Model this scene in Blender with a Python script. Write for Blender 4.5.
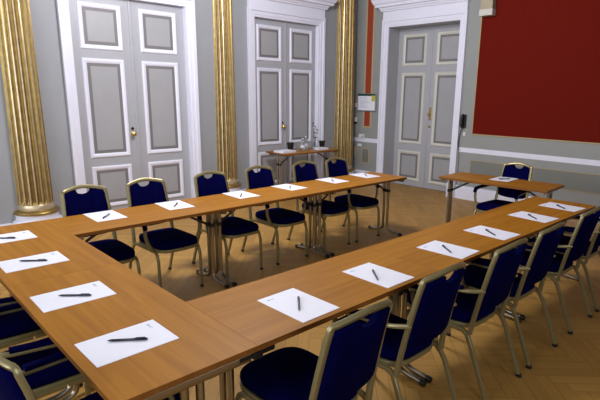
import bpy, bmesh, math, random
from mathutils import Vector, Matrix
for o in list(bpy.data.objects): bpy.data.objects.remove(o)
SC = bpy.context.scene
C = SC.collection
PI = math.pi
rnd = random.Random(7)

# ------------------------------------------------------------ camera
def make_camera():
    f, yaw, pitch, roll = 497.59, 0.80381, 0.23639, 0.013899
    cam = bpy.data.cameras.new('camera'); o = bpy.data.objects.new('camera', cam); C.objects.link(o)
    cy, sy, cp, sp = math.cos(yaw), math.sin(yaw), math.cos(pitch), math.sin(pitch)
    w = Vector((cy*cp, sy*cp, -sp)); r = Vector((sy, -cy, 0)); u = r.cross(w)
    r2 = math.cos(roll)*r + math.sin(roll)*u; u2 = -math.sin(roll)*r + math.cos(roll)*u
    m = Matrix((r2, u2, -w)).transposed().to_4x4()
    m.translation = Vector((-1.0189, -3.9008, 1.6300))
    o.matrix_world = m
    cam.sensor_fit = 'HORIZONTAL'; cam.sensor_width = 36.0; cam.lens = f/600*36
    cam.shift_x = -18.46/600; cam.shift_y = 13.02/600; cam.clip_start = 0.05
    SC.camera = o
make_camera()

# ------------------------------------------------------------ world, daylight, exposure
wd = bpy.data.worlds.new('world'); SC.world = wd; wd.use_nodes = True
wd.node_tree.nodes['Background'].inputs[0].default_value = (0.62, 0.74, 1.0, 1)
wd.node_tree.nodes['Background'].inputs[1].default_value = 0.15
SC.view_settings.view_transform = 'Standard'; SC.view_settings.look = 'None'
SC.view_settings.gamma = 1.0; SC.view_settings.use_curve_mapping = False
SC.view_settings.exposure = 0.14
def area(name, loc, rot, sx, sy, power, col):
    l = bpy.data.lights.new(name, 'AREA'); l.shape = 'RECTANGLE'; l.size = sx; l.size_y = sy
    l.energy = power; l.color = col
    o = bpy.data.objects.new(name, l); C.objects.link(o); o.location = loc; o.rotation_euler = rot
    return o
X0, X1, Y0, Y1, ZC = -2.8, 6.13, -6.0, 2.575, 4.1      # the room
WIN_BACK = [(-3.3, -2.1), (-1.0, 0.2), (1.0, 2.2)]     # window openings in the wall behind the camera (y ranges)
WIN_RIGHT = [(-1.9, -0.6), (0.9, 2.2)]      # and in the wall at the right (x ranges)
WZ0, WZ1 = 0.9, 3.3
for (y0, y1), pw in zip(WIN_BACK, (60, 60, 60)):
    area('window_daylight', (X0-0.12, (y0+y1)/2, (WZ0+WZ1)/2), (0, -PI/2, 0), WZ1-WZ0, y1-y0, pw, (0.88, 0.93, 1.0))
for (x0, x1), pw in zip(WIN_RIGHT, (55, 25)):
    area('window_daylight', ((x0+x1)/2, Y0-0.12, (WZ0+WZ1)/2), (PI/2, 0, 0), x1-x0, WZ1-WZ0, pw, (0.88, 0.93, 1.0))

def lamp(loc, r, power, col):
    l = bpy.data.lights.new('chandelier_light', 'POINT'); l.shadow_soft_size = r; l.energy = power; l.color = col
    o = bpy.data.objects.new('chandelier_light', l); C.objects.link(o); o.location = loc
lamp((1.9, 0.0, 3.45), 0.35, 275, (0.98, 0.95, 1.0))     # the room's chandelier, above the frame

# ------------------------------------------------------------ materials
def mat(name, col, rough=0.5, metal=0.0, var=0.0, scale=8.0, bump=0.0, spec=0.5, coat=0.0, col2=None, stretch=None):
    m = bpy.data.materials.new(name); m.use_nodes = True
    nt = m.node_tree; b = nt.nodes['Principled BSDF']
    b.inputs['Base Color'].default_value = (*col, 1); b.inputs['Roughness'].default_value = rough
    b.inputs['Metallic'].default_value = metal; b.inputs['Specular IOR Level'].default_value = spec
    b.inputs['Coat Weight'].default_value = coat
    tc = nt.nodes.new('ShaderNodeTexCoord'); mp = nt.nodes.new('ShaderNodeMapping')
    nt.links.new(tc.outputs['Object'], mp.inputs[0])
    if stretch: mp.inputs['Scale'].default_value = stretch
    n = nt.nodes.new('ShaderNodeTexNoise'); n.inputs['Scale'].default_value = scale; n.inputs['Detail'].default_value = 4
    nt.links.new(mp.outputs[0], n.inputs[0])
    if var > 0 or col2:
        r = nt.nodes.new('ShaderNodeValToRGB')
        c2 = col2 or tuple(max(0, c*(1-var)) for c in col)
        r.color_ramp.elements[0].position = 0.3; r.color_ramp.elements[1].position = 0.7
        r.color_ramp.elements[0].color = (*c2, 1); r.color_ramp.elements[1].color = (*col, 1)
        nt.links.new(n.outputs[0], r.inputs[0]); nt.links.new(r.outputs[0], b.inputs['Base Color'])
    if bump:
        bp = nt.nodes.new('ShaderNodeBump'); bp.inputs['Strength'].default_value = bump; bp.inputs['Distance'].default_value = 0.01
        nt.links.new(n.outputs[0], bp.inputs['Height']); nt.links.new(bp.outputs[0], b.inputs['Normal'])
    return m
M = {}
M['wall'] = mat('wall_paint', (0.325, 0.345, 0.37), 0.6, var=0.06, scale=3)
M['wall_far'] = mat('far_wall_paint', (0.30, 0.318, 0.31), 0.6, var=0.06, scale=3)
M['dado'] = mat('dado_paint', (0.20, 0.21, 0.19), 0.55, var=0.06, scale=3)
M['red'] = mat('red_wall_cloth', (0.150, 0.0085, 0.0035), 0.85, var=0.16, scale=60, bump=0.15, spec=0.1)
M['redstripe'] = mat('red_stripe_paint', (0.33, 0.045, 0.015), 0.7, var=0.1, scale=20)
M['white'] = mat('white_gloss_paint', (0.79, 0.81, 0.93), 0.35, var=0.03)
M['cream'] = mat('cream_gloss_paint', (0.62, 0.62, 0.56), 0.4, var=0.04)
M['door'] = mat('door_paint', (0.41, 0.425, 0.46), 0.42, var=0.05)
M['door_field'] = mat('door_field_paint', (0.37, 0.38, 0.40), 0.42, var=0.05)
M['door_line'] = mat('door_line_paint', (0.19, 0.185, 0.19), 0.5)
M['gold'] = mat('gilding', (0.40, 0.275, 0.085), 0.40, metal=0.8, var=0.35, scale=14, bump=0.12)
M['gold_pale_sheen'] = mat('pale_gilding_sheen', (0.66, 0.55, 0.36), 0.36, metal=0.55, var=0.25, scale=14, bump=0.1)  # on the shaft ridges, the white reflection is put into this paler colour
M['gold_trim'] = mat('gilt_trim', (0.42, 0.33, 0.17), 0.5, metal=0.2); M['stripe_trim'] = mat('stripe_trim_paint', (0.48, 0.36, 0.21), 0.6)
M['frame'] = mat('champagne_metal', (0.26, 0.225, 0.105), 0.33, metal=0.45, var=0.08, scale=10)
M['navy'] = mat('navy_fabric', (0.0007, 0.0009, 0.037), 0.95, col2=(0.0005, 0.0007, 0.024), scale=160, bump=0.2, spec=0.03)
M['chrome'] = mat('brushed_chrome', (0.36, 0.32, 0.24), 0.32, metal=1.0)
M['black'] = mat('black_plastic', (0.008, 0.008, 0.009), 0.4)
M['brass'] = mat('brass', (0.62, 0.45, 0.16), 0.25, metal=0.9)
M['paper'] = mat('paper', (0.82, 0.84, 0.93), 0.6, var=0.01)
M['print'] = mat('faint_print', (0.40, 0.46, 0.66), 0.6)
M['pen'] = mat('pen_plastic', (0.006, 0.009, 0.022), 0.3)
M['beige'] = mat('beige_metal', (0.42, 0.37, 0.26), 0.5, var=0.05)
M['plastic_w'] = mat('white_plastic', (0.72, 0.73, 0.74), 0.4)
M['green'] = mat('green_leaf', (0.012, 0.04, 0.008), 0.5, var=0.4, scale=20)
M['green_band'] = mat('dark_green_card', (0.02, 0.07, 0.04), 0.5)
M['yellow'] = mat('yellow_card', (0.55, 0.50, 0.04), 0.5)
M['greyframe'] = mat('grey_metal', (0.30, 0.33, 0.36), 0.4, metal=0.4)
M['pot'] = mat('dark_pot', (0.012, 0.009, 0.008), 0.35)
M['petal'] = mat('white_petal', (0.8, 0.8, 0.76), 0.5)
M['ceiling'] = mat('ceiling_paint', (0.30, 0.29, 0.27), 0.8)
M['floor_gap'] = mat('parquet_joint', (0.10, 0.055, 0.02), 0.6)

def glass_mat():
    m = bpy.data.materials.new('clear_glass'); m.use_nodes = True
    b = m.node_tree.nodes['Principled BSDF']
    b.inputs['Base Color'].default_value = (0.9, 0.95, 0.97, 1); b.inputs['Roughness'].default_value = 0.03
    b.inputs['Transmission Weight'].default_value = 1.0; b.inputs['IOR'].default_value = 1.3
    return m
M['glass'] = glass_mat()

def wood_mat(name, c1, c2, c3, rough, axis=0, freq=1.0, coat=0.25):
    m = bpy.data.materials.new(name); m.use_nodes = True; nt = m.node_tree; b = nt.nodes['Principled BSDF']
    tc = nt.nodes.new('ShaderNodeTexCoord'); mp = nt.nodes.new('ShaderNodeMapping')
    oi = nt.nodes.new('ShaderNodeObjectInfo'); ad = nt.nodes.new('ShaderNodeVectorMath'); ad.operation = 'ADD'
    ml = nt.nodes.new('ShaderNodeMath'); ml.operation = 'MULTIPLY'; ml.inputs[1].default_value = 37.0
    nt.links.new(oi.outputs['Random'], ml.inputs[0])
    nt.links.new(tc.outputs['Object'], ad.inputs[0]); nt.links.new(ml.outputs[0], ad.inputs[1])
    nt.links.new(ad.outputs[0], mp.inputs[0])
    mp.inputs['Scale'].default_value = (1.2*freq, 26*freq, 26*freq) if axis == 0 else (26*freq, 1.2*freq, 26*freq)
    n = nt.nodes.new('ShaderNodeTexNoise'); n.inputs['Scale'].default_value = 1.0; n.inputs['Detail'].default_value = 6; n.inputs['Roughness'].default_value = 0.6
    n.inputs['Distortion'].default_value = 0.6
    nt.links.new(mp.outputs[0], n.inputs[0])
    r = nt.nodes.new('ShaderNodeValToRGB'); e = r.color_ramp.elements
    e[0].position = 0.28; e[0].color = (*c1, 1); e[1].position = 0.72; e[1].color = (*c3, 1)
    k = e.new(0.5); k.color = (*c2, 1)
    nt.links.new(n.outputs[0], r.inputs[0]); nt.links.new(r.outputs[0], b.inputs['Base Color'])
    b.inputs['Roughness'].default_value = rough; b.inputs['Coat Weight'].default_value = coat; b.inputs['Coat Roughness'].default_value = 0.3; b.inputs['Specular IOR Level'].default_value = 0.12
    return m
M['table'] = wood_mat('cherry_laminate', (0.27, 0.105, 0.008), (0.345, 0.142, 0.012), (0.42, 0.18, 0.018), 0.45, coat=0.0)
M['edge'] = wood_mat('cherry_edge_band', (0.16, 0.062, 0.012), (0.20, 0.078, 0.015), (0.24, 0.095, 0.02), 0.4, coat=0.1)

def floor_mat():
    m = bpy.data.materials.new('oak_parquet'); m.use_nodes = True; nt = m.node_tree; b = nt.nodes['Principled BSDF']
    at = nt.nodes.new('ShaderNodeAttribute'); at.attribute_name = 'tone'
    uv = nt.nodes.new('ShaderNodeUVMap'); mp = nt.nodes.new('ShaderNodeMapping'); mp.inputs['Scale'].default_value = (3, 60, 1)
    nt.links.new(uv.outputs[0], mp.inputs[0])
    n = nt.nodes.new('ShaderNodeTexNoise'); n.inputs['Scale'].default_value = 1; n.inputs['Detail'].default_value = 5
    nt.links.new(mp.outputs[0], n.inputs[0])
    mx = nt.nodes.new('ShaderNodeMath'); mx.operation = 'MULTIPLY_ADD'; mx.inputs[1].default_value = 0.35
    nt.links.new(n.outputs[0], mx.inputs[0]); nt.links.new(at.outputs['Fac'], mx.inputs[2])
    r = nt.nodes.new('ShaderNodeValToRGB'); e = r.color_ramp.elements
    e[0].position = 0.2; e[0].color = (0.30, 0.155, 0.030, 1); e[1].position = 1.0; e[1].color = (0.52, 0.30, 0.075, 1)
    nt.links.new(mx.outputs[0], r.inputs[0]); nt.links.new(r.outputs[0], b.inputs['Base Color'])
    b.inputs['Roughness'].default_value = 0.45; b.inputs['Specular IOR Level'].default_value = 0.25
    return m
M['floor'] = floor_mat()

# ------------------------------------------------------------ mesh helpers
def box(bm, x0, x1, y0, y1, z0, z1, mi=0):
    vs = [bm.verts.new((x, y, z)) for z in (z0, z1) for x, y in ((x0, y0), (x1, y0), (x1, y1), (x0, y1))]
    fs = [(3, 2, 1, 0), (4, 5, 6, 7), (0, 1, 5, 4), (1, 2, 6, 5), (2, 3, 7, 6), (3, 0, 4, 7)]
    for f in fs:
        bm.faces.new([vs[i] for i in f]).material_index = mi
def boxm(*a, **k):
    bm = bmesh.new(); box(bm, *a, **k); return bm
def bevel(bm, off, seg=2):
    bmesh.ops.bevel(bm, geom=list(bm.edges), offset=off, segments=seg, affect='EDGES', profile=0.5); return bm
def obj(name, bm, m, parent=None, smooth=False, loc=None, rotz=0.0, angle=None):
    bmesh.ops.recalc_face_normals(bm, faces=list(bm.faces))
    me = bpy.data.meshes.new(name); bm.to_mesh(me); bm.free()
    for x in (m if isinstance(m, (list, tuple)) else [m]): me.materials.append(x)
    if smooth:
        for p in me.polygons: p.use_smooth = True
        me.set_sharp_from_angle(angle=angle or 0.7)
    o = bpy.data.objects.new(name, me); C.objects.link(o)
    if parent: o.parent = parent
    if loc is not None: o.location = loc
    o.rotation_euler.z = rotz
    return o
def thing(name, label, cat, loc=(0, 0, 0), rotz=0.0, group=None):
    o = bpy.data.objects.new(name, None); C.objects.link(o); o.empty_display_size = 0.1
    o.location = loc; o.rotation_euler = (0, 0, rotz)
    return tag(o, label, cat, group)
def tag(o, label, cat, group=None):
    o['label'] = label; o['category'] = cat
    if group: o['group'] = group
    return o
def struct(name, bm, m, parent=None, **k):
    o = obj(name, bm, m, parent, **k)
    if parent is None: o['kind'] = 'structure'
    return o
def sempty(name, loc=(0, 0, 0), rotz=0.0):
    o = bpy.data.objects.new(name, None); C.objects.link(o); o.location = loc; o.rotation_euler = (0, 0, rotz); o['kind'] = 'structure'
    return o
def copy_tree(o, parent=None):
    c = o.copy(); C.objects.link(c)
    if parent: c.parent = parent
    for ch in list(o.children): copy_tree(ch, c)
    return c
def arc(c, a, b, n=6):
    """smooth corner: quadratic bezier a -> b with control c"""
    a, b, c = Vector(a), Vector(b), Vector(c)
    return [(1-t)**2*a + 2*t*(1-t)*c + t*t*b for t in [i/n for i in range(n+1)]]
def rounded(pts, r, n=5):
    P = [Vector(p) for p in pts]; out = [P[0]]
    for i in range(1, len(P)-1):
        d0 = (P[i-1]-P[i]); d1 = (P[i+1]-P[i])
        q = min(r, d0.length*0.45, d1.length*0.45)
        out += arc(P[i], P[i]+d0.normalized()*q, P[i]+d1.normalized()*q, n)
    out.append(P[-1]); return out
def sweep(bm, pts, prof, up=(0, 0, 1), caps=True):
    """prof: list of (a, b): a along the side vector, b along the up vector"""
    P = [Vector(p) for p in pts]; n = len(P); rings = []; u = Vector(up)
    for i in range(n):
        t = (P[min(i+1, n-1)]-P[max(i-1, 0)]).normalized()
        s = t.cross(u)
        if s.length < 1e-4: s = t.cross(Vector((1, 0.01, 0)))
        s.normalize(); w = s.cross(t).normalized(); u = w
        rings.append([bm.verts.new(P[i]+s*a+w*b) for a, b in prof])
    k = len(prof)
    for i in range(n-1):
        for j in range(k):
            bm.faces.new((rings[i][j], rings[i][(j+1) % k], rings[i+1][(j+1) % k], rings[i+1][j]))
    if caps:
        bm.faces.new(rings[0][::-1]); bm.faces.new(rings[-1])
def circ(r, n=10): return [(r*math.cos(2*PI*i/n), r*math.sin(2*PI*i/n)) for i in range(n)]
def rrect(a, b, c=0.005, n=3):
    """rounded rectangle profile with half sizes a, b"""
    c = min(c, a*0.9, b*0.9); out = []
    for cx, cy, t0 in ((a-c, b-c, 0), (-a+c, b-c, 90), (-a+c, -b+c, 180), (a-c, -b+c, 270)):
        for i in range(n):
            t = math.radians(t0+90*i/(n-1)); out.append((cx+c*math.cos(t), cy+c*math.sin(t)))
    return out
def lathe(bm, prof, a0=0, a1=2*PI, n=24, cx=0, cy=0, cap=True, mi=0):
    full = abs(a1-a0-2*PI) < 1e-6; m = n if full else n+1; rings = []
    for r, z in prof:
        rings.append([bm.verts.new((cx+r*math.cos(a0+(a1-a0)*i/n), cy+r*math.sin(a0+(a1-a0)*i/n), z)) for i in range(m)])
    for i in range(len(prof)-1):
        for j in range(m if full else m-1):
            k = (j+1) % m
            bm.faces.new((rings[i][j], rings[i][k], rings[i+1][k], rings[i+1][j])).material_index = mi
    if cap and full:
        bm.faces.new(rings[0][::-1]).material_index = mi; bm.faces.new(rings[-1]).material_index = mi

# ------------------------------------------------------------ floor, ceiling, walls
def herringbone():
    L, W, g = 0.48, 0.08, 0.001
    k = int(round(L/W)); bm = bmesh.new()
    uvl = bm.loops.layers.uv.new('UVMap'); tone = bm.faces.layers.float.new('tone_f')
    col = bm.loops.layers.float_color.new('tone')
    a45 = math.radians(45); ca, sa = math.cos(a45), math.sin(a45)
    def plank(x, y, horiz):
        w, h = (L, W) if horiz else (W, L)
        c = [(x+g, y+g), (x+w-g, y+g), (x+w-g, y+h-g), (x+g, y+h-g)]
        cc = [(p[0]*ca-p[1]*sa+OX, p[0]*sa+p[1]*ca+OY) for p in c]
        if all(p[0] < X0 for p in cc) or all(p[0] > X1+.6 for p in cc) or all(p[1] < Y0 for p in cc) or all(p[1] > Y1+.2 for p in cc): return
        f = bm.faces.new([bm.verts.new((p[0], p[1], 0)) for p in cc])
        t = rnd.uniform(0.2, 0.55); ux, uy = rnd.uniform(0, 50), rnd.uniform(0, 50)
        U = [(0, 0), (L, 0), (L, W), (0, W)] if horiz else [(0, W), (0, 0), (L, 0), (L, W)]
        for lp, q in zip(f.loops, U):
            lp[uvl].uv = (q[0]+ux, q[1]+uy); lp[col] = (t, t, t, 1)
    OX, OY = 1.5, -1.8
    N = 26
    # herringbone lattice: step (W, W) along the diagonal, step (L, -L)... across
    for j in range(-14, 15):
        for i in range(-110, 111):
            x = i*W + j*L; y = i*W - j*L
            plank(x, y, True); plank(x+L, y+W-L, False) if False else plank(x-W, y, False)
    # clip to the room
    for co, no in (((X0, 0, 0), (-1, 0, 0)), ((X1+.29, 0, 0), (1, 0, 0)), ((0, Y0, 0), (0, -1, 0)), ((0, Y1+.08, 0), (0, 1, 0))):
        bmesh.ops.bisect_plane(bm, geom=bm.verts[:]+bm.edges[:]+bm.faces[:], plane_co=co, plane_no=no, clear_outer=True)
    return bm
def build_floor():
    bm = herringbone()
    for f in bm.faces: f.normal_update()
    for f in list(bm.faces):
        if f.normal.z < 0: f.normal_flip()
    col = bm.loops.layers.float_color['tone']
    me = bpy.data.meshes.new('floor')
    # joint bed under the planks, closed box
    n0 = len(bm.faces)
    box(bm, X0-.2, X1+.34, Y0-.2, Y1+.14, -0.1, -0.0015, mi=1)
    bm.to_mesh(me); bm.free(); me.materials.append(M['floor']); me.materials.append(M['floor_gap'])
    o = bpy.data.objects.new('floor', me); C.objects.link(o); o['kind'] = 'structure'
build_floor()
struct('ceiling', boxm(X0-.2, X1+.3, Y0-.2, Y1+.3, ZC, ZC+.1), M['ceiling'])

DH = 2.745
D1, D2, D3 = (1.142, 2.651), (3.804, 5.155), (0.434, 1.818)
bm = bmesh.new()                                        # left wall with two door openings
for a, b in ((X0-.2, D1[0]), (D1[1], D2[0]), (D2[1], X1+.3)): box(bm, a, b, Y1, Y1+.2, 0, DH)
box(bm, X0-.2, X1+.3, Y1, Y1+.2, DH, ZC)
struct('wall_left', bm, M['wall'])
bm = bmesh.new()                                        # far wall with the deep door opening
for a, b in ((Y0-.2, D3[0]), (D3[1], Y1)): box(bm, X1, X1+.36, a, b, 0, DH)
box(bm, X1, X1+.36, Y0-.2, Y1, DH, ZC)
struct('wall_far', bm, M['wall_far'])
def wall_with_windows(name, rngs, lo, hi, fn):
    bm = bmesh.new(); e = lo
    for a, b in rngs:
        fn(bm, e, a, 0, ZC); fn(bm, a, b, 0, WZ0); fn(bm, a, b, WZ1, ZC); e = b
    fn(bm, e, hi, 0, ZC); struct(name, bm, M['red'])
wall_with_windows('wall_back', WIN_BACK, Y0-.2, Y1, lambda bm, a, b, z0, z1: box(bm, X0-.2, X0, a, b, z0, z1))
wall_with_windows('wall_right', WIN_RIGHT, X0, X1, lambda bm, a, b, z0, z1: box(bm, a, b, Y0-.2, Y0, z0, z1))

# ------------------------------------------------------------ doors: local x along the wall, +y into it
def ring(bm, x0, x1, z0, z1, w, ya, yb, mi=0):
    box(bm, x0, x0+w, ya, yb, z0, z1, mi); box(bm, x1-w, x1, ya, yb, z0, z1, mi)
    box(bm, x0+w, x1-w, ya, yb, z1-w, z1, mi); box(bm, x0+w, x1-w, ya, yb, z0, z0+w, mi)
def mould(bm, x0, x1, z0, z1, y, w=0.055, h=0.018):
    """mitred frame moulding standing out of the plane y towards -y"""
    prof = [(0, 0), (0.004, h*0.6), (w*0.25, h), (w*0.55, h*0.9), (w*0.8, h*0.45), (w, 0.002), (w, 0)]
    rings = []
    for d, hh in prof:
        rings.append([bm.verts.new(p) for p in ((x0+d, y-hh, z0+d), (x1-d, y-hh, z0+d), (x1-d, y-hh, z1-d), (x0+d, y-hh, z1-d))])
    for i in range(len(prof)-1):
        for j in range(4):
            k = (j+1) % 4; bm.faces.new((rings[i][j], rings[i][k], rings[i+1][k], rings[i+1][j]))
def make_door(n, loc, rotz, W, recess, trim_mat, line_mat, knob_side, handle, trim_w=(0.13, 0.13)):
    root = sempty('door_%d' % n, loc, rotz); h = W/2
    T = 0.05; lw = h-0.003
    zs = [(2.115, 2.655), (0.785, 2.01), (0.13, 0.675)]
    if recess > 0.2: zs = [(2.11, 2.645), (0.765, 2.0), (0.10, 0.64)]
    for s in (-1, 1):
        x0, x1 = (-h+.002, -.002) if s < 0 else (.002, h-.002)
        leaf = obj('door_leaf', boxm(x0, x1, recess, recess+T, 0.006, DH-.004), M['door'], root)
        m = (h-0.50 if h < .72 else h-.525)/2
        pa, pb = x0+m, x1-m
        for z0, z1 in zs:
            b = bmesh.new(); mould(b, pa, pb, z0, z1, recess); obj('panel_moulding', b, trim_mat, leaf, smooth=True, angle=0.5)
            b = bmesh.new(); ring(b, pa+.055, pb-.055, z0+.055, z1-.055, 0.038, recess-.002, recess+.002); obj('panel_line', b, line_mat, leaf)
            obj('panel_field', bevel(boxm(pa+.094, pb-.094, recess-.005, recess+.002, z0+.094, z1-.094), .002, 1), M['door_field'], leaf)
    b = bmesh.new(); sweep(b, [(0.0, recess-.004, 0.01), (0.0, recess-.004, DH-.01)], rrect(.018, .008, .006), up=(0, 1, 0)); obj('cover_strip', b, M['door'], root, smooth=True)
    kx = knob_side
    if handle == 'knob':
        b = bmesh.new(); lathe(b, [(0.001, 0), (.022, .0), (.022, .006), (.010, .012), (.009, .03), (.022, .042), (.027, .056), (.018, .068), (.002, .072)], n=16)
        for v in b.verts: v.co = Vector((v.co.x+kx, recess-.003-v.co.z, v.co.y*1.25+1.075))
        obj('door_handle', b, M['brass'], root, smooth=True)
        b = bmesh.new(); lathe(b, [(0.001, 0), (.019, .0), (.019, .008), (.002, .010)], n=14)
        for v in b.verts: v.co = Vector((v.co.x+kx, recess-.003-v.co.z, v.co.y+1.14))
        obj('key_hole', b, M['black'], root)
    else:
        obj('escutcheon', bevel(boxm(kx-.022, kx+.022, recess-.012, recess, 1.20, 1.41), .005, 1), M['brass'], root)
        b = bmesh.new(); lathe(b, [(0.001, 0), (.010, .002), (.009, .03), (.020, .040), (.024, .052), (.016, .062), (.002, .066)], n=14)
        for v in b.verts: v.co = Vector((v.co.x+kx, recess-.010-v.co.z, v.co.y+1.30))
        obj('door_handle', b, M['brass'], root, smooth=True)
        b = bmesh.new(); lathe(b, [(0.001, 0), (.020, .0), (.020, .01), (.002, .012)], n=12)
        for v in b.verts: v.co = Vector((v.co.x+kx, recess-.002-v.co.z, v.co.y+1.09))
        obj('key_hole', b, M['brass'], root)
    # reveal lining (jambs and head)
    b = bmesh.new()
    t = 0.0015
    box(b, -h, -h+t, -.001, recess, 0, DH); box(b, h-t, h, -.001, recess, 0, DH); box(b, -h+t, h-t, -.001, recess, DH-t, DH)
    obj('jamb_lining', b, M['door'] if recess > .2 else M['white'], root)
    return root
def door_trim(n, loc, rotz, W, wl=0.12, wr=0.12):
    h = W/2; b = bmesh.new()
    tr = sempty('trim_%d' % n, loc, rotz)
    # architrave: a flat band with a raised outer and a bead inside
    def arch(d0, d1, p):
        box(b, -h-d1, -h-d0, -p, 0, 0, DH+d1); box(b, h+d0, h+d1, -p, 0, 0, DH+d1); box(b, -h-d0, h+d0, -p, 0, DH+d0, DH+d1)
    arch(0, .03, .022); arch(.03, .085, .032); arch(.085, .125, .052)
    obj('architrave', b, M['white'], tr)
    for s in (-1, 1):
        x = s*(h+.062)
        obj('plinth_block', bevel(boxm(x-.07, x+.07, -.06, 0, 0, .24), .004, 1), M['white'], tr)
    e = h+.125; z = DH+.125
    obj('frieze', boxm(-e+.01, e-.01, -.045, 0, z, z+.13), M['white'], tr)
    b = bmesh.new()
    prof = [(.0, 0), (.075, 0), (.08, .02), (.095, .035), (.10, .055), (.15, .062), (.155, .10), (.175, .115), (.19, .15), (.20, .17), (.20, .185), (0, .20)]
    zz = z+.13
    rings = []
    for p, dz in prof:
        ex = e+p-.06 if p > 0 else e-.06
        rings.append([b.verts.new(q) for q in ((-ex, 0, zz+dz), (-ex, -p-.001, zz+dz), (ex, -p-.001, zz+dz), (ex, 0, zz+dz))])
    for i in range(len(rings)-1):
        for j in range(3): b.faces.new((rings[i][j], rings[i][j+1], rings[i+1][j+1], rings[i+1][j]))
    obj('cornice', b, M['white'], tr)
d1c, d2c, d3c = (D1[0]+D1[1])/2, (D2[0]+D2[1])/2, (D3[0]+D3[1])/2
make_door(1, (d1c, Y1, 0), 0, D1[1]-D1[0], .06, M['white'], M['door_line'], -.07, 'knob')
make_door(2, (d2c, Y1, 0), 0, D2[1]-D2[0], .06, M['white'], M['door_line'], -.07, 'knob')
make_door(3, (X1, d3c, 0), -PI/2, D3[1]-D3[0], .29, M['cream'], M['door_line'], .055, 'lever')
door_trim(1, (d1c, Y1, 0), 0, D1[1]-D1[0]); door_trim(2, (d2c, Y1, 0), 0, D2[1]-D2[0]); door_trim(3, (X1, d3c, 0), -PI/2, D3[1]-D3[0])

# ------------------------------------------------------------ baseboards, rails, painted panels on the far wall
def baseboard(name, spans, fn, h=.21):
    bm = bmesh.new()
    for a, b in spans: fn(bm, a, b, 0, h-.03, .025); fn(bm, a, b, h-.03, h, .014)
    struct(name, bm, M['white'])
baseboard('baseboard_left', ((X0, D1[0]-.135), (D1[1]+.135, D2[0]-.135), (D2[1]+.135, X1-.03)), lambda bm, a, b, z0, z1, d: box(bm, a, b, Y1-d, Y1, z0, z1), .12)
baseboard('baseboard_far', ((Y0, D3[0]-.135), (D3[1]+.135, Y1)), lambda bm, a, b, z0, z1, d: box(bm, X1-d, X1, a, b, z0, z1))
bm = bmesh.new()
for a, b in ((Y0, D3[0]-.127), (D3[1]+.127, Y1)):
    sweep(bm, [(X1-.001, a, .786), (X1-.001, b, .786)], [(0, -.037), (.014, -.037), (.016, -.020), (.030, -.01), (.034, .014), (.026, .026), (.02, .033), (0, .037)])
struct('trim_4', bm, M['white'], smooth=True, angle=.4)
def framed_panel(name, y0, y1, z0, z1, field, w=.018, p=.012, trim='gold_trim'):
    t = sempty(name)
    obj('panel_field', boxm(X1-.004, X1, y0+w, y1-w, z0+w, z1-w), field, t)
    b = bmesh.new()
    box(b, X1-p, X1, y0, y0+w, z0, z1); box(b, X1-p, X1, y1-w, y1, z0, z1); box(b, X1-p, X1, y0+w, y1-w, z0, z0+w); box(b, X1-p, X1, y0+w, y1-w, z1-w, z1)
    obj('gilt_frame', b, M[trim], t)
    return t
framed_panel('trim_5', -4.6, 0.10, 1.03, 3.9, M['red'])
framed_panel('trim_6', 2.15, 2.345, 1.015, 3.9, M['redstripe'], w=.030, p=.008, trim='stripe_trim')
framed_panel('trim_7', -2.3, 0.08, .375, .64, M['dado'], w=.011, p=.008)
framed_panel('trim_8', -4.8, -2.6, .375, .64, M['dado'], w=.011, p=.008)
framed_panel('trim_9', 2.165, 2.36, .35, .64, M['dado'], w=.02, p=.008, trim='stripe_trim')

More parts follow.
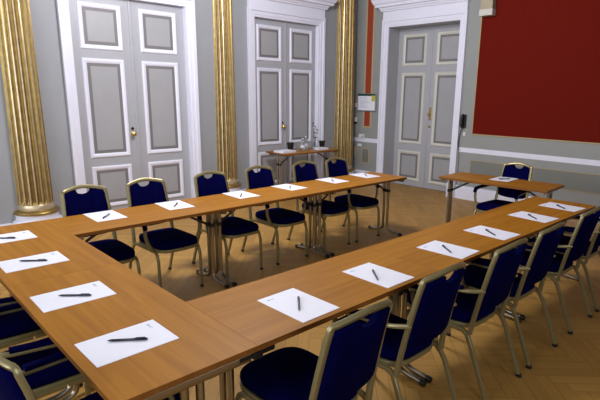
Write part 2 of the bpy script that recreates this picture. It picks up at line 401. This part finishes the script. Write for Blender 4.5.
# ------------------------------------------------------------ gilded fluted half columns on the left wall
def column(cx, R, label, taper=.88):
    t = thing('fluted_column', label, 'column', (cx, Y1, 0), 0, 'gilded half columns on the left wall')
    N = 9; per = 8                                        # flutes on the half round
    def rad(i, depth):
        u = (i % per)/per
        if u < 0.28: return R, True
        s = (u-0.28)/0.72
        return R-depth*math.sin(PI*s)**0.7, False
    zb, zt = 0.32, 3.75
    levels = [(zb-.05, 0), (zb, 0), (zb+.012, .5), (zb+.035, .9), (zb+.06, 1), (zt-.05, 1), (zt, 0), (zt+.05, 0)]
    bm = bmesh.new(); rings = []; n = N*per+2
    for z, k in levels:
        rg = []; tp = 1-(1-taper)*max(0, z-.32)/2.4
        for i in range(n+1):
            a = PI+PI*i/n; r, _ = rad(i, .026*k); r *= tp
            rg.append(bm.verts.new((r*math.cos(a), r*math.sin(a), z)))
        rings.append(rg)
    for a in range(len(levels)-1):
        for i in range(n):
            f = bm.faces.new((rings[a][i], rings[a][i+1], rings[a+1][i+1], rings[a+1][i]))
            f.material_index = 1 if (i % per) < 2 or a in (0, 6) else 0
    obj('shaft', bm, [M['gold'], M['gold_pale_sheen']], t, smooth=True, angle=.6)
    bm = bmesh.new(); k = R
    lathe(bm, [(k+.004, .262), (k+.03, .257), (k+.052, .246), (k+.060, .232), (k+.055, .216), (k+.04, .205)], PI, 2*PI, 40)
    b2 = bmesh.new(); lathe(b2, [(k-.002, .325), (k+.004, .318), (k+.006, .27), (k+.006, .258)], PI, 2*PI, 40); obj('neck_band', b2, M['gold_pale_sheen'], t, smooth=True)
    obj('torus_ring', bm, M['gold'], t, smooth=True)
    bm = bmesh.new()
    lathe(bm, [(k+.04, .207), (k+.036, .17), (k+.04, .15), (k+.065, .135), (k+.08, .11), (k+.07, .085), (k+.05, .075), (k+.05, .07)], PI, 2*PI, 40)
    obj('lower_ring', bm, M['white'], t, smooth=True)
    obj('plinth', bevel(boxm(-k-.075, k+.075, -k-.075, -.0, 0, .075), .004, 1), M['white'], t)
    bm = bmesh.new()
    lathe(bm, [(k*taper, 3.8), (k+.03, 3.83), (k+.03, 3.86), (k+.01, 3.9), (k+.09, 4.0), (k+.1, ZC-.002)], PI, 2*PI, 40)
    obj('capital', bm, M['gold'], t, smooth=True)
column(.562, .190, 'gilded fluted half column at the far left, left of the first grey double door')
column(3.238, .170, 'gilded fluted half column between the two grey doors of the left wall')
column(5.80, .213, 'gilded fluted half column in the corner, behind the side table with flowers')

# ------------------------------------------------------------ folding tables
ZT = 0.7074
TW = 0.54
def make_table(L, W=TW, legs=(0.055, 0.022), top_m='table'):
    """local x along the length, centred; z = 0 on the floor"""
    t = thing('folding_table', 'table', 'table')
    th = .024
    bm = bmesh.new(); box(bm, -L/2+.0005, L/2-.0005, -W/2, W/2, ZT-th, ZT); bevel(bm, .001, 1)
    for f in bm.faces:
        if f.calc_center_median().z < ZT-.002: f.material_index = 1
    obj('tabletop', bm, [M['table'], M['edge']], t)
    for s, ins in ((-1, legs[0]), (1, legs[1])):
        x = s*(L/2-ins); bm = bmesh.new()
        zt = ZT-th
        for k in (-1, 1):
            sweep(bm, rounded([(x, k*.030, zt-.03), (x, k*.030, .062), (x, k*.10, .030), (x, k*.225, .020)], .05, 6), circ(.0155, 12), up=(1, 0, 0))
        sweep(bm, [(x, -W/2+.03, zt-.016), (x, W/2-.03, zt-.016)], rrect(.0145, .0155, .003), up=(0, 0, 1))
        leg = obj('leg', bm, M['chrome'], t, smooth=True)
        for k in (-1, 1):
            b = bmesh.new(); sweep(b, [(x, k*.215, .0205), (x, k*.245, .0188)], circ(.0185, 12), up=(1, 0, 0)); obj('foot_cap', b, M['black'], leg, smooth=True)
        obj('leg_collar', bevel(boxm(x-.016, x+.016, -.05, .05, .50, .535), .004, 1), M['black'], leg)
        # folding brace from the leg to the underside
        b = bmesh.new(); d = -s
        sweep(b, [(x+d*.012, 0, .515), (x+d*.16, 0, .60), (x+d*.30, 0, zt-.008)], rrect(.010, .004, .002), up=(0, 1, 0))
        obj('brace', b, M['black'], t)
        obj('hinge_bracket', bevel(boxm(x+d*.30-.045, x+d*.30+.045, -.035, .035, zt-.016, zt-.0005), .003, 1), M['black'], t)
    return t
TL = 3.62/3
tabA = make_table(TL); tag(tabA, 'cherry wood folding table of the back row, nearest the fluted column at left', 'table', 'conference tables set in a U')
tabA.location = (TL/2, -TW/2, 0)
def put_table(src, x, y, rz, label, group='conference tables set in a U'):
    c = copy_tree(src); c.location = (x, y, 0); c.rotation_euler.z = rz; tag(c, label, 'table', group); return c
put_table(tabA, TL*1.5, -TW/2, 0, 'cherry wood folding table in the middle of the back row')
put_table(tabA, TL*2.5, -TW/2, 0, 'cherry wood folding table at the free right end of the back row')
BL = 3.67/3
tabB = make_table(BL, legs=(0.03, 0.03)); tag(tabB, 'cherry wood folding table of the front row, nearest the camera', 'table', 'conference tables set in a U')
tabB.location = (BL/2, -2.528+TW/2, 0)
put_table(tabB, BL*1.5, -2.528+TW/2, 0, 'cherry wood folding table in the middle of the front row')
put_table(tabB, BL*2.5, -2.528+TW/2, 0, 'cherry wood folding table at the far right end of the front row')
tabC = make_table(1.264, legs=(0.018, 0.05)); tag(tabC, 'cherry wood folding table at bottom left, the corner nearest the camera', 'table', 'conference tables set in a U')
tabC.location = (-TW/2, -2.528+.632, 0); tabC.rotation_euler.z = PI/2
put_table(tabC, -TW/2, -.632, PI/2, 'cherry wood folding table on the left side, its far end by the fluted column')
tabT = make_table(1.22, .52); tag(tabT, 'separate cherry wood folding table standing in front of the far wall with one chair', 'table')
tabT.location = (4.25, -1.34, 0); tabT.rotation_euler.z = PI/2+math.radians(3)
tabS = make_table(1.17, .54); tag(tabS, 'cherry wood side table against the second grey door, holding glasses and plants', 'table')
tabS.location = (4.52, 2.215, 0)
def linker(x, y, rz, label):
    b = bmesh.new(); box(b, -.085, .085, -.012, .012, -.022, 0); box(b, -.02, .02, -.02, .02, -.03, -.004); bevel(b, .003, 1)
    o = obj('table_connector', b, M['black'], None, loc=(x, y, ZT-.0245), rotz=rz); tag(o, label, 'connector')
linker(.0, -2.513, 0, 'black plastic connector clipped under the joint of the two nearest tables')

# ------------------------------------------------------------ chairs (front = +y, feet on z = 0)
def backpt(s, t):
    """point on the side of the reclined back, t = 0 at the seat, 1 at the crest corner"""
    z = .36+(.835-.36)*t; y = -.150-.095*t**1.2
    return Vector((s*(.185-.022*t), y, z))
def back_frame_bm(kink=True):
    bm = bmesh.new()
    left = [backpt(-1, t/8) for t in range(0, 9)]; right = [backpt(1, t/8) for t in range(8, -1, -1)]
    cr = []
    for i in range(1, 14):
        u = (-1+2*i/14); cr.append(Vector((u*.166, -.248-.036*(1-u*u), .846+.030*(1-abs(u)**1.5))))
    pts = left[:-1]+arc(left[-1]+Vector((0, 0, .014)), left[-1]-Vector((0, 0, .008)), cr[0], 4)+cr[1:-1]+arc(right[0]+Vector((0, 0, .014)), cr[-1], right[0]-Vector((0, 0, .008)), 4)+right[1:]
    sweep(bm, pts, rrect(.0105, .0145, .005), up=(1, 0, 0))
    return bm
def make_chair(arms):
    t = thing('banquet_armchair' if arms else 'banquet_chair', 'chair', 'chair')
    # seat cushion
    bm = bmesh.new(); N = 40; rings = []
    prof = [(.93, .398), (.985, .404), (1.0, .418), (.995, .434), (.965, .446), (.88, .455), (.6, .461), (.3, .463)]
    for k, z in prof:
        rg = []
        for i in range(N):
            a = 2*PI*i/N; c, s = math.cos(a), math.sin(a)
            e = .42
            x = .187*(abs(c)**e)*(1 if c > 0 else -1); y = .235*(abs(s)**e)*(1 if s > 0 else -1)
            x *= 1-.05*(1-(y+.235)/.47)
            y += .012*(1-(x/.187)**2) if y > 0 else 0
            rg.append(bm.verts.new((x*k, .088+y*k, z)))
        rings.append(rg)
    for a in range(len(prof)-1):
        for i in range(N): bm.faces.new((rings[a][i], rings[a][(i+1) % N], rings[a+1][(i+1) % N], rings[a+1][i]))
    bm.faces.new(rings[0][::-1]); bm.faces.new(rings[-1])
    obj('seat', bm, M['navy'], t, smooth=True, angle=1.2)
    # seat rim frame
    bm = bmesh.new(); pts = []
    for i in range(N+1):
        a = 2*PI*i/N; c, s = math.cos(a), math.sin(a); e = .42
        x = .181*(abs(c)**e)*(1 if c > 0 else -1); y = .225*(abs(s)**e)*(1 if s > 0 else -1); x *= 1-.05*(1-(y+.235)/.47)
        y += .012*(1-(x/.181)**2) if y > 0 else 0
        pts.append((x, .088+y, .386))
    sweep(bm, pts, rrect(.010, .0125, .003), caps=False)
    obj('seat_frame', bm, M['frame'], t, smooth=True)
    for s in (-1, 1):
        b = bmesh.new()
        sweep(b, rounded([(s*.190, .287, .012), (s*.189, .282, .30), (s*.187, .255, .372), (s*.183, .10, .372)], .055, 6), rrect(.0125, .0095, .004), up=(1, 0, 0))
        lg = obj('leg', b, M['frame'], t, smooth=True)
        b = bmesh.new(); sweep(b, [(s*.190, .287, 0), (s*.190, .287, .02)], rrect(.0145, .0120, .004), up=(1, 0, 0)); obj('rubber_foot', b, M['black'], lg, smooth=True)
        b = bmesh.new()
        sweep(b, rounded([(s*.183, .09, .372), (s*.188, -.125, .372), (s*.199, -.165, .31), (s*.200, -.285, .012)], .055, 6), rrect(.0125, .0095, .004), up=(1, 0, 0))
        lg = obj('leg', b, M['frame'], t, smooth=True)
        b = bmesh.new(); sweep(b, [(s*.200, -.287, 0), (s*.200, -.283, .02)], rrect(.0145, .0120, .004), up=(1, 0, 0)); obj('rubber_foot', b, M['black'], lg, smooth=True)
    obj('back_frame', back_frame_bm(), M['frame'], t, smooth=True)
    # upholstered back with the half round grip notch
    def shape(grow):
        top = lambda x: .832-grow+.030*(1-min(1, abs(x)/.166)**1.5)
        hw = lambda z: .185-.022*(z-.36)/.475-.009-grow
        pts = []
        for i in range(7): z = .53+(.815-.53)*i/6; pts.append((-hw(z), z))
        xe = hw(.82)-.008; nr = .056+grow
        for i in range(0, 7): x = -xe+(xe-nr-.004)*i/6; pts.append((x, top(x)))
        for i in range(0, 11):
            a = PI+PI*i/10; pts.append((nr*math.cos(a), top(nr)-.004+.037/.056*nr*math.sin(a)))
        for i in range(6, -1, -1): x = xe-(xe-nr-.004)*i/6; pts.append((x, top(x)))
        for i in range(6, -1, -1): z = .53+(.815-.53)*i/6; pts.append((hw(z), z))
        for i in range(1, 10):
            a = PI*i/10; w = hw(.53); x = w*math.cos(a); pts.append((x, .53-(.045-grow)*math.sin(a)**.6))
        return pts
    def ypos(z, x=0):
        tt = max(0, (z-.36)/(.475)); return -.150-.095*tt**1.2-(.012+.026*tt)*(1-min(1, (x/.166)**2))
    bm = bmesh.new(); rings = []
    for g, d in ((.006, .020), (0, .014), (0, -.012), (.006, -.018)):
        rings.append([bm.verts.new((x, ypos(z, x)+d, z)) for x, z in shape(g)])
    n = len(rings[0])
    for a in range(3):
        for i in range(n): bm.faces.new((rings[a][i], rings[a][(i+1) % n], rings[a+1][(i+1) % n], rings[a+1][i]))
    f1 = bm.faces.new(rings[0][::-1]); f2 = bm.faces.new(rings[-1])
    bmesh.ops.triangulate(bm, faces=[f1, f2])
    obj('backrest', bm, M['navy'], t, smooth=True, angle=.8)
    if arms:
        for s in (-1, 1):
            b = bmesh.new()
            sweep(b, rounded([(s*.176, -.212, .624), (s*.228, -.13, .614), (s*.244, .10, .602), (s*.246, .195, .594), (s*.244, .198, .48), (s*.196, .198, .380)], .045, 6), rrect(.014, .007, .004), up=(0, 0, 1))
            ar = obj('armrest', b, M['frame'], t, smooth=True)
            b = bmesh.new()
            sweep(b, rounded([(s*.231, -.11, .631), (s*.245, .10, .619), (s*.2465, .202, .610), (s*.2465, .214, .560)], .03, 5), rrect(.0165, .0105, .007), up=(0, 0, 1))
            obj('arm_pad', b, M['navy'], ar, smooth=True)
    return t
chairN = make_chair(False); chairA = make_chair(True)
used = {False: False, True: False}
def put_chair(x, y, rz, arms, label, group):
    src = chairA if arms else chairN
    c = copy_tree(src) if used[arms] else src
    used[arms] = True
    c.location = (x, y, 0); c.rotation_euler = (0, 0, math.radians(rz)); tag(c, label, 'chair', group)
gA = 'banquet chairs behind the back row of tables'
gB = 'banquet chairs along the front row of tables'
YA = -.035
put_chair(.33, YA, 178, False, 'navy and gold chair behind the back row, leftmost, beside the fluted column', gA)
put_chair(.858, YA, 181, True, 'navy and gold armchair in front of the right leaf of the first grey door', gA)
put_chair(1.50, YA, 180, False, 'navy and gold chair behind the back row, left of the middle fluted column', gA)
put_chair(2.08, YA, 180, True, 'navy and gold armchair behind the back row, just right of the middle fluted column', gA)
put_chair(2.715, YA, 180, False, 'navy and gold chair behind the back row, in front of the side table', gA)
put_chair(3.225, YA, 180, True, 'navy and gold armchair behind the back row, rightmost, nearest the corner column', gA)
YB = -2.535
put_chair(.26, YB-.02, 1, False, 'large navy chair nearest the camera on the front row, seat fully in view', gB)
put_chair(.875, YB+.02, 0, True, 'navy and gold armchair of the front row, second from the camera', gB)
put_chair(1.50, YB, 0, True, 'navy and gold armchair of the front row, third from the camera', gB)
put_chair(2.04, YB, 0, True, 'navy and gold armchair of the front row, fourth from the camera', gB)
put_chair(2.71, YB, 0, True, 'navy and gold armchair of the front row, second from the far end', gB)
put_chair(3.26, YB, 0, True, 'navy and gold armchair of the front row at the far right edge of the photo', gB)
gC = 'armchairs on the left side of the tables'
put_chair(-.52, -2.19, -84, True, 'navy and gold armchair at the bottom left corner, its back rail cut by the frame', gC)
put_chair(-.55, -1.56, -90, True, 'navy and gold armchair at the left edge, second from the bottom', gC)
put_chair(-.53, -.98, -90, True, 'armchair at the left edge, third from the bottom, mostly hidden by the table', gC)
c = copy_tree(chairA); c.location = (4.31, -1.385, 0); c.rotation_euler = (0, 0, math.radians(88)); tag(c, 'navy and gold armchair alone behind the separate table by the far wall', 'chair')
if 'group' in c: del c['group']

# ------------------------------------------------------------ papers and pens
def paper_proto():
    b = boxm(-.1095, .1095, -.155, .155, 0, .0018)
    o = obj('sheet_of_paper', b, M['paper'])
    b = bmesh.new()
    box(b, -.080, -.066, .112, .124, .0018, .0020); box(b, -.064, -.040, .119, .122, .0018, .0020); box(b, -.064, -.044, .113, .116, .0018, .0020)
    obj('printed_logo', b, M['print'], o)
    return o
def pen_proto():
    b = bmesh.new(); r = .0046
    prof = [(.0008, -.072), (.0022, -.068), (.0048, -.056), (r, -.050), (r, .02), (.0051, .021), (.0051, .066), (.0045, .070), (.0045, .074), (.001, .075)]
    lathe(b, prof, n=12)
    for v in b.verts: v.co = Vector((v.co.z, v.co.y, v.co.x+.0052))
    o = obj('pen', b, M['pen'], smooth=True)
    b = bmesh.new(); sweep(b, rounded([(.066, 0, .009), (.066, 0, .0125), (.030, 0, .0120)], .003, 3), rrect(.002, .0009, .0005)); obj('pen_clip', b, M['pen'], o, smooth=True)
    return o
pp, pn = paper_proto(), pen_proto(); first = [True]
# (x, y, paper angle, pen x, pen y, pen angle, where)
P = [
 (.35, -.161, -1.0, .349, -.192, 229.4, 'back row, leftmost, beside the corner with the left table'),
 (.923, -.159, -4.0, .919, -.184, 50.3, 'back row, second from the left, before the first door'),
 (1.595, -.155, -1.7, 1.575, -.185, 230, 'back row, third from the left, below the middle column'),
 (2.183, -.150, 2.5, 2.165, -.184, 50, 'back row, fourth from the left'),
 (2.801, -.150, -1.5, 2.772, -.180, 51, 'back row, second from the right'),
 (3.333, -.150, -5, 3.332, -.168, 50, 'back row, rightmost, at the free table end'),
 (.359, -2.346, .8, .358, -2.354, 50.1, 'front row, largest, nearest the camera'),
 (.92, -2.345, -.1, .892, -2.351, 50.9, 'front row, second from the camera'),
 (1.584, -2.349, 2.2, 1.566, -2.355, 54, 'front row, third from the camera'),
 (2.152, -2.342, -3.0, 2.125, -2.348, 54, 'front row, fourth from the camera'),
 (2.834, -2.335, -5, 2.806, -2.341, 49, 'front row, second from the far right end'),
 (3.388, -2.344, -4, 3.35, -2.35, 48.7, 'front row, at the far right end'),
 (-.345, -2.172, -89.3, -.345, -2.17, -36.3, 'left side, bottom one nearest the camera'),
 (-.345, -1.584, -90.4, -.345, -1.598, -40.5, 'left side, second from the bottom'),
 (-.345, -.945, -90, -.348, -.948, -37.6, 'left side, third from the bottom'),
 (-.345, -.345, -90, -.363, -.354, -38, 'left side, topmost, cut by the photo edge'),
]
for i, (x, y, a, px, py, pa, where) in enumerate(P):
    o = pp if i == 0 else copy_tree(pp)
    o.location = (x, y, ZT+.0002); o.rotation_euler.z = math.radians(a)
    tag(o, 'white paper sheet on the table, '+where, 'paper', 'paper sheets laid out at the seats')
    q = pn if i == 0 else copy_tree(pn)
    q.location = (px, py, ZT+.0021); q.rotation_euler.z = math.radians(pa)
    tag(q, 'dark pen on the paper, '+where, 'pen', 'pens lying on the paper sheets')
o = copy_tree(pp); o.location = (4.38, -1.33, ZT+.0002); o.rotation_euler.z = math.radians(93); tag(o, 'white paper sheet alone on the separate table by the far wall', 'paper', 'paper sheets laid out at the seats')
o = copy_tree(pn); o.location = (4.371, -1.343, ZT+.0021); o.rotation_euler.z = math.radians(148); tag(o, 'dark pen on the paper of the separate table by the far wall', 'pen', 'pens lying on the paper sheets')

# ------------------------------------------------------------ things on the side table
def pot(x, y, r, h, label):
    t = thing('plant_pot', label, 'plant pot', (x, y, ZT))
    b = bmesh.new(); lathe(b, [(r*.72, .0), (r*.98, h*.86), (r*1.06, h*.86), (r*1.08, h), (r*.94, h), (r*.9, h*.8), (.001, h*.78)], n=20); obj('pot', b, M['pot'], t, smooth=True)
    b = bmesh.new()
    for i in range(16):
        a = rnd.uniform(0, 2*PI); d = rnd.uniform(.1, .7)*r
        p = Vector((d*math.cos(a), d*math.sin(a), h*.78)); q = p+Vector((math.cos(a)*.012, math.sin(a)*.012, rnd.uniform(.016, .034)))
        sweep(b, [p, (p+q)/2+Vector((0, 0, .004)), q], rrect(.005, .001, .0008), up=(0, 1, .3))
    obj('foliage', b, M['green'], t)
pot(4.36, 2.37, .058, .125, 'small dark plant pot at the left of the side table')
pot(5.04, 2.32, .054, .12, 'small dark plant pot at the right end of the side table')
def glass_tumbler(x, y, r, h, label):
    b = bmesh.new(); lathe(b, [(.001, 0), (r*.82, 0), (r, h), (r-.003, h), (r*.82-.003, .008), (.001, .007)], n=20, cap=False)
    o = obj('drinking_glass', b, M['glass'], smooth=True, loc=(x, y, ZT+.0003)); tag(o, label, 'glass', 'glasses on the side table')
def bottle(x, y, r, h, label):
    t = thing('water_bottle', label, 'bottle', (x, y, ZT+.0003), group='water bottles on the side table')
    b = bmesh.new(); lathe(b, [(.001, 0), (r*.9, 0), (r, .01), (r, h*.6), (r*.8, h*.72), (r*.42, h*.82), (r*.4, h*.95)], n=20, cap=False); obj('bottle_body', b, M['glass'], t, smooth=True)
    b = bmesh.new(); lathe(b, [(.001, h*.93), (r*.48, h*.93), (r*.48, h), (.001, h)], n=16, cap=False); obj('bottle_cap', b, M['plastic_w'], t, smooth=True)
    b = bmesh.new(); lathe(b, [(r+.0006, h*.2), (r+.0006, h*.42)], n=20, cap=False); obj('bottle_label', b, M['plastic_w'], t, smooth=True)
glass_tumbler(4.43, 2.30, .030, .12, 'clear drinking glass on the side table, leftmost of the glassware')
bottle(4.51, 2.23, .040, .20, 'clear water bottle with white cap on the side table, left one')
bottle(4.63, 2.29, .036, .22, 'clear water bottle with white cap on the side table, right one')
glass_tumbler(4.71, 2.20, .030, .13, 'clear drinking glass on the side table, right of the bottles')
t = thing('flower_vase', 'clear glass vase with a sprig of white flowers on the side table', 'vase', (4.83, 2.28, ZT+.0003))
b = bmesh.new(); lathe(b, [(.001, 0), (.026, 0), (.028, .05), (.018, .12), (.022, .16), (.020, .16), (.016, .12), (.024, .05), (.022, .006), (.001, .006)], n=18, cap=False); obj('vase', b, M['glass'], t, smooth=True)
for (dx, dy, h) in ((.0, 0, .41), (-.035, .01, .44), (.035, -.01, .34)):
    b = bmesh.new(); sweep(b, [(0, 0, .01), (dx*.3, dy*.3, .14), (dx*.7, dy, .26), (dx*1.3, dy*1.5, h)], circ(.0022, 6)); st = obj('stem', b, M['green'], t, smooth=True)
    b = bmesh.new()
    for k in range(9):
        z = rnd.uniform(.16, h); u = z/h; a = rnd.uniform(0, 2*PI)
        p = Vector((dx*u*1.2, dy*u, z)); q = p+Vector((math.cos(a)*.030, math.sin(a)*.030, .012))
        sweep(b, [p, (p*.6+q*.4)+Vector((0, 0, .004)), q], rrect(.013, .0008, .0005), up=(0, 0, 1))
    obj('leaves', b, M['green'], st)
    for (ex, ez) in (((0, 0), (.012, -.03), (-.012, -.055)) if dx >= 0 else ()):
        b = bmesh.new(); bmesh.ops.create_icosphere(b, subdivisions=2, radius=.017)
        for v in b.verts:
            a = math.atan2(v.co.y, v.co.x); v.co.x *= 1+.25*math.cos(5*a); v.co.y *= 1+.25*math.cos(5*a); v.co.z *= .6; v.co += Vector((dx*1.25+ex, dy*1.4-.008, h+ez))
        obj('blossom', b, M['petal'], st, smooth=True)
def stack(x, y, w, d, n, rz, label, name='paper_stack'):
    b = bmesh.new()
    for i in range(n):
        j = .002*(i % 3); box(b, -w/2+j, w/2+j, -d/2-j/2, d/2-j/2, i*.006, i*.006+.0055)
    o = obj(name, b, M['paper'], loc=(x, y, ZT+.0003), rotz=rz); tag(o, label, 'papers')
stack(4.09, 2.19, .28, .22, 5, .05, 'low stack of white papers at the left front of the side table')
stack(4.83, 2.15, .22, .17, 5, -.05, 'small stack of white napkins at the right front of the side table', 'napkin_stack')

# ------------------------------------------------------------ things on the far wall and the corner
def rb(y0, y1, z0, z1, d, bv=.004, x=X1): return bevel(boxm(x-d, x-.0005, y0, y1, z0, z1), bv, 2)
t = thing('notice_board', 'grey framed notice board with a white sheet on the red stripe beside the third door', 'notice board', (X1-.004, 2.26, 1.32))
def wp(name, bm, m, par, **k):
    for v in bm.verts: v.co -= par.location
    return obj(name, bm, m, par, **k)
X_ = X1-.009
b = bmesh.new(); box(b, X_-.020, X_, 2.035, 2.485, 1.315, 1.635); bevel(b, .004, 1); wp('board_frame', b, M['greyframe'], t)
wp('sheet', boxm(X_-.0225, X_-.019, 2.055, 2.465, 1.335, 1.590), M['paper'], t)
wp('header_band', boxm(X_-.023, X_-.0195, 2.050, 2.470, 1.592, 1.628), M['green_band'], t)
wp('yellow_note', boxm(X_-.0245, X_-.0225, 2.055, 2.135, 1.50, 1.60), M['yellow'], t)
b = bmesh.new()
for k in range(9):
    z = 1.56-.022*k; w = (.16, .20, .13, .19, .2, .11, .18, .15, .2)[k]; box(b, X_-.0232, X_-.0224, 2.40-w, 2.40, z-.003, z+.003)
wp('printed_lines', b, M['print'], t)
# wall telephone / intercom with its cord
t = thing('wall_telephone', 'black wall handset with hanging cord between third door and red panel', 'telephone', (X1, .255, 1.1))
wp('cradle', rb(.205, .285, 1.13, 1.335, .035, .008), M['black'], t)
b = bmesh.new(); sweep(b, rounded([(X1-.04, .245, 1.325), (X1-.075, .245, 1.30), (X1-.075, .245, 1.17), (X1-.04, .245, 1.145)], .03, 5), rrect(.026, .014, .008), up=(0, 1, 0)); wp('handset', b, M['black'], t, smooth=True)
b = bmesh.new(); pts = []
for i in range(150):
    u = i/149; a = u*2*PI*22
    y = .255+.028*math.sin(PI*u)+.03*u; z = 1.13-.36*u
    pts.append((X1-.028+.007*math.cos(a), y+.007*math.sin(a), z))
sweep(b, pts, circ(.0032, 5)); wp('coiled_cord', b, M['black'], t, smooth=True)
b = bmesh.new(); sweep(b, [(X1-.03, .285, .775), (X1-.045, .29, .74), (X1-.008, .287, .70), (X1-.006, .286, .22)], circ(.003, 5)); wp('cable', b, M['black'], t, smooth=True)
o = obj('light_switch', rb(.205, .245, 1.005, 1.065, .012, .003), M['plastic_w']); tag(o, 'small white switch below the black handset', 'switch')
# beige wall box at the top beside the door
SY, SZ = -.040, -.022
t = thing('wall_loudspeaker', 'beige box mounted high between third door cornice and red panel', 'speaker', (X1, .02, 2.78))
X1s = X1-.0005
wp('housing', bevel(boxm(X1-.115, X1s-.0125, -.080+SY, .110+SY, 2.86+SZ, 3.34), .006, 2), M['beige'], t)
wp('lower_band', bevel(boxm(X1-.125, X1s-.0125, -.090+SY, .118+SY, 2.775+SZ, 2.865+SZ), .006, 2), M['cream'], t)
wp('mounting_plate', boxm(X1s-.0135, X1s, -.06, .03, 2.9, 3.2), M['beige'], t)
# small devices near the corner
def dev(name, y0, y1, z0, z1, d, m, label, cat, kid=None):
    o = obj(name, rb(y0, y1, z0, z1, d), m); tag(o, label, cat)
    return o
dev('thermostat', 2.497, 2.555, 1.385, 1.46, .03, M['plastic_w'], 'small white thermostat in the corner, level with the notice board', 'thermostat')
t = thing('door_entry_phone', 'small white device with dark base on the corner wall under the thermostat', 'intercom', (X1, 2.52, 1.08))
wp('housing', rb(2.49, 2.552, 1.115, 1.20, .035), M['plastic_w'], t); wp('lower_knob', rb(2.50, 2.545, 1.075, 1.112, .03), M['black'], t)
b = bmesh.new(); sweep(b, [(X1-.008, 2.52, 1.076), (X1-.008, 2.515, .96), (X1-.008, 2.525, .84)], circ(.003, 5)); wp('cable', b, M['greyframe'], t, smooth=True)
t = thing('router_box', 'small white box resting on the white chair rail below the red stripe', 'box', (X1-.02, 2.36, .8245))
b = bmesh.new(); box(b, X1-.034, X1-.001, 2.29, 2.42, .8245, .895); bevel(b, .006, 2); wp('housing', b, M['plastic_w'], t)
b = bmesh.new(); box(b, X1-.0355, X1-.0335, 2.31, 2.34, .84, .86); wp('port', b, M['greyframe'], t)
dev('wall_socket', 2.36, 2.45, .635+.02, .71, .02, M['plastic_w'], 'white double wall socket just below the chair rail', 'socket')
dev('cable_junction_box', 2.50, 2.555, .46, .66, .03, M['beige'], 'pale vertical junction box in the corner below the chair rail', 'junction box')
b = bmesh.new(); sweep(b, rounded([(4.13, -.80, ZT-.026), (4.14, -.795, .625), (4.15, -.83, .575), (4.15, -.885, .585), (4.14, -.93, .63), (4.13, -.96, ZT-.026)], .05, 5), circ(.003, 6))
o = obj('cable', b, M['black'], smooth=True); tag(o, 'thin black cable looping under the separate table by the far wall', 'cable')
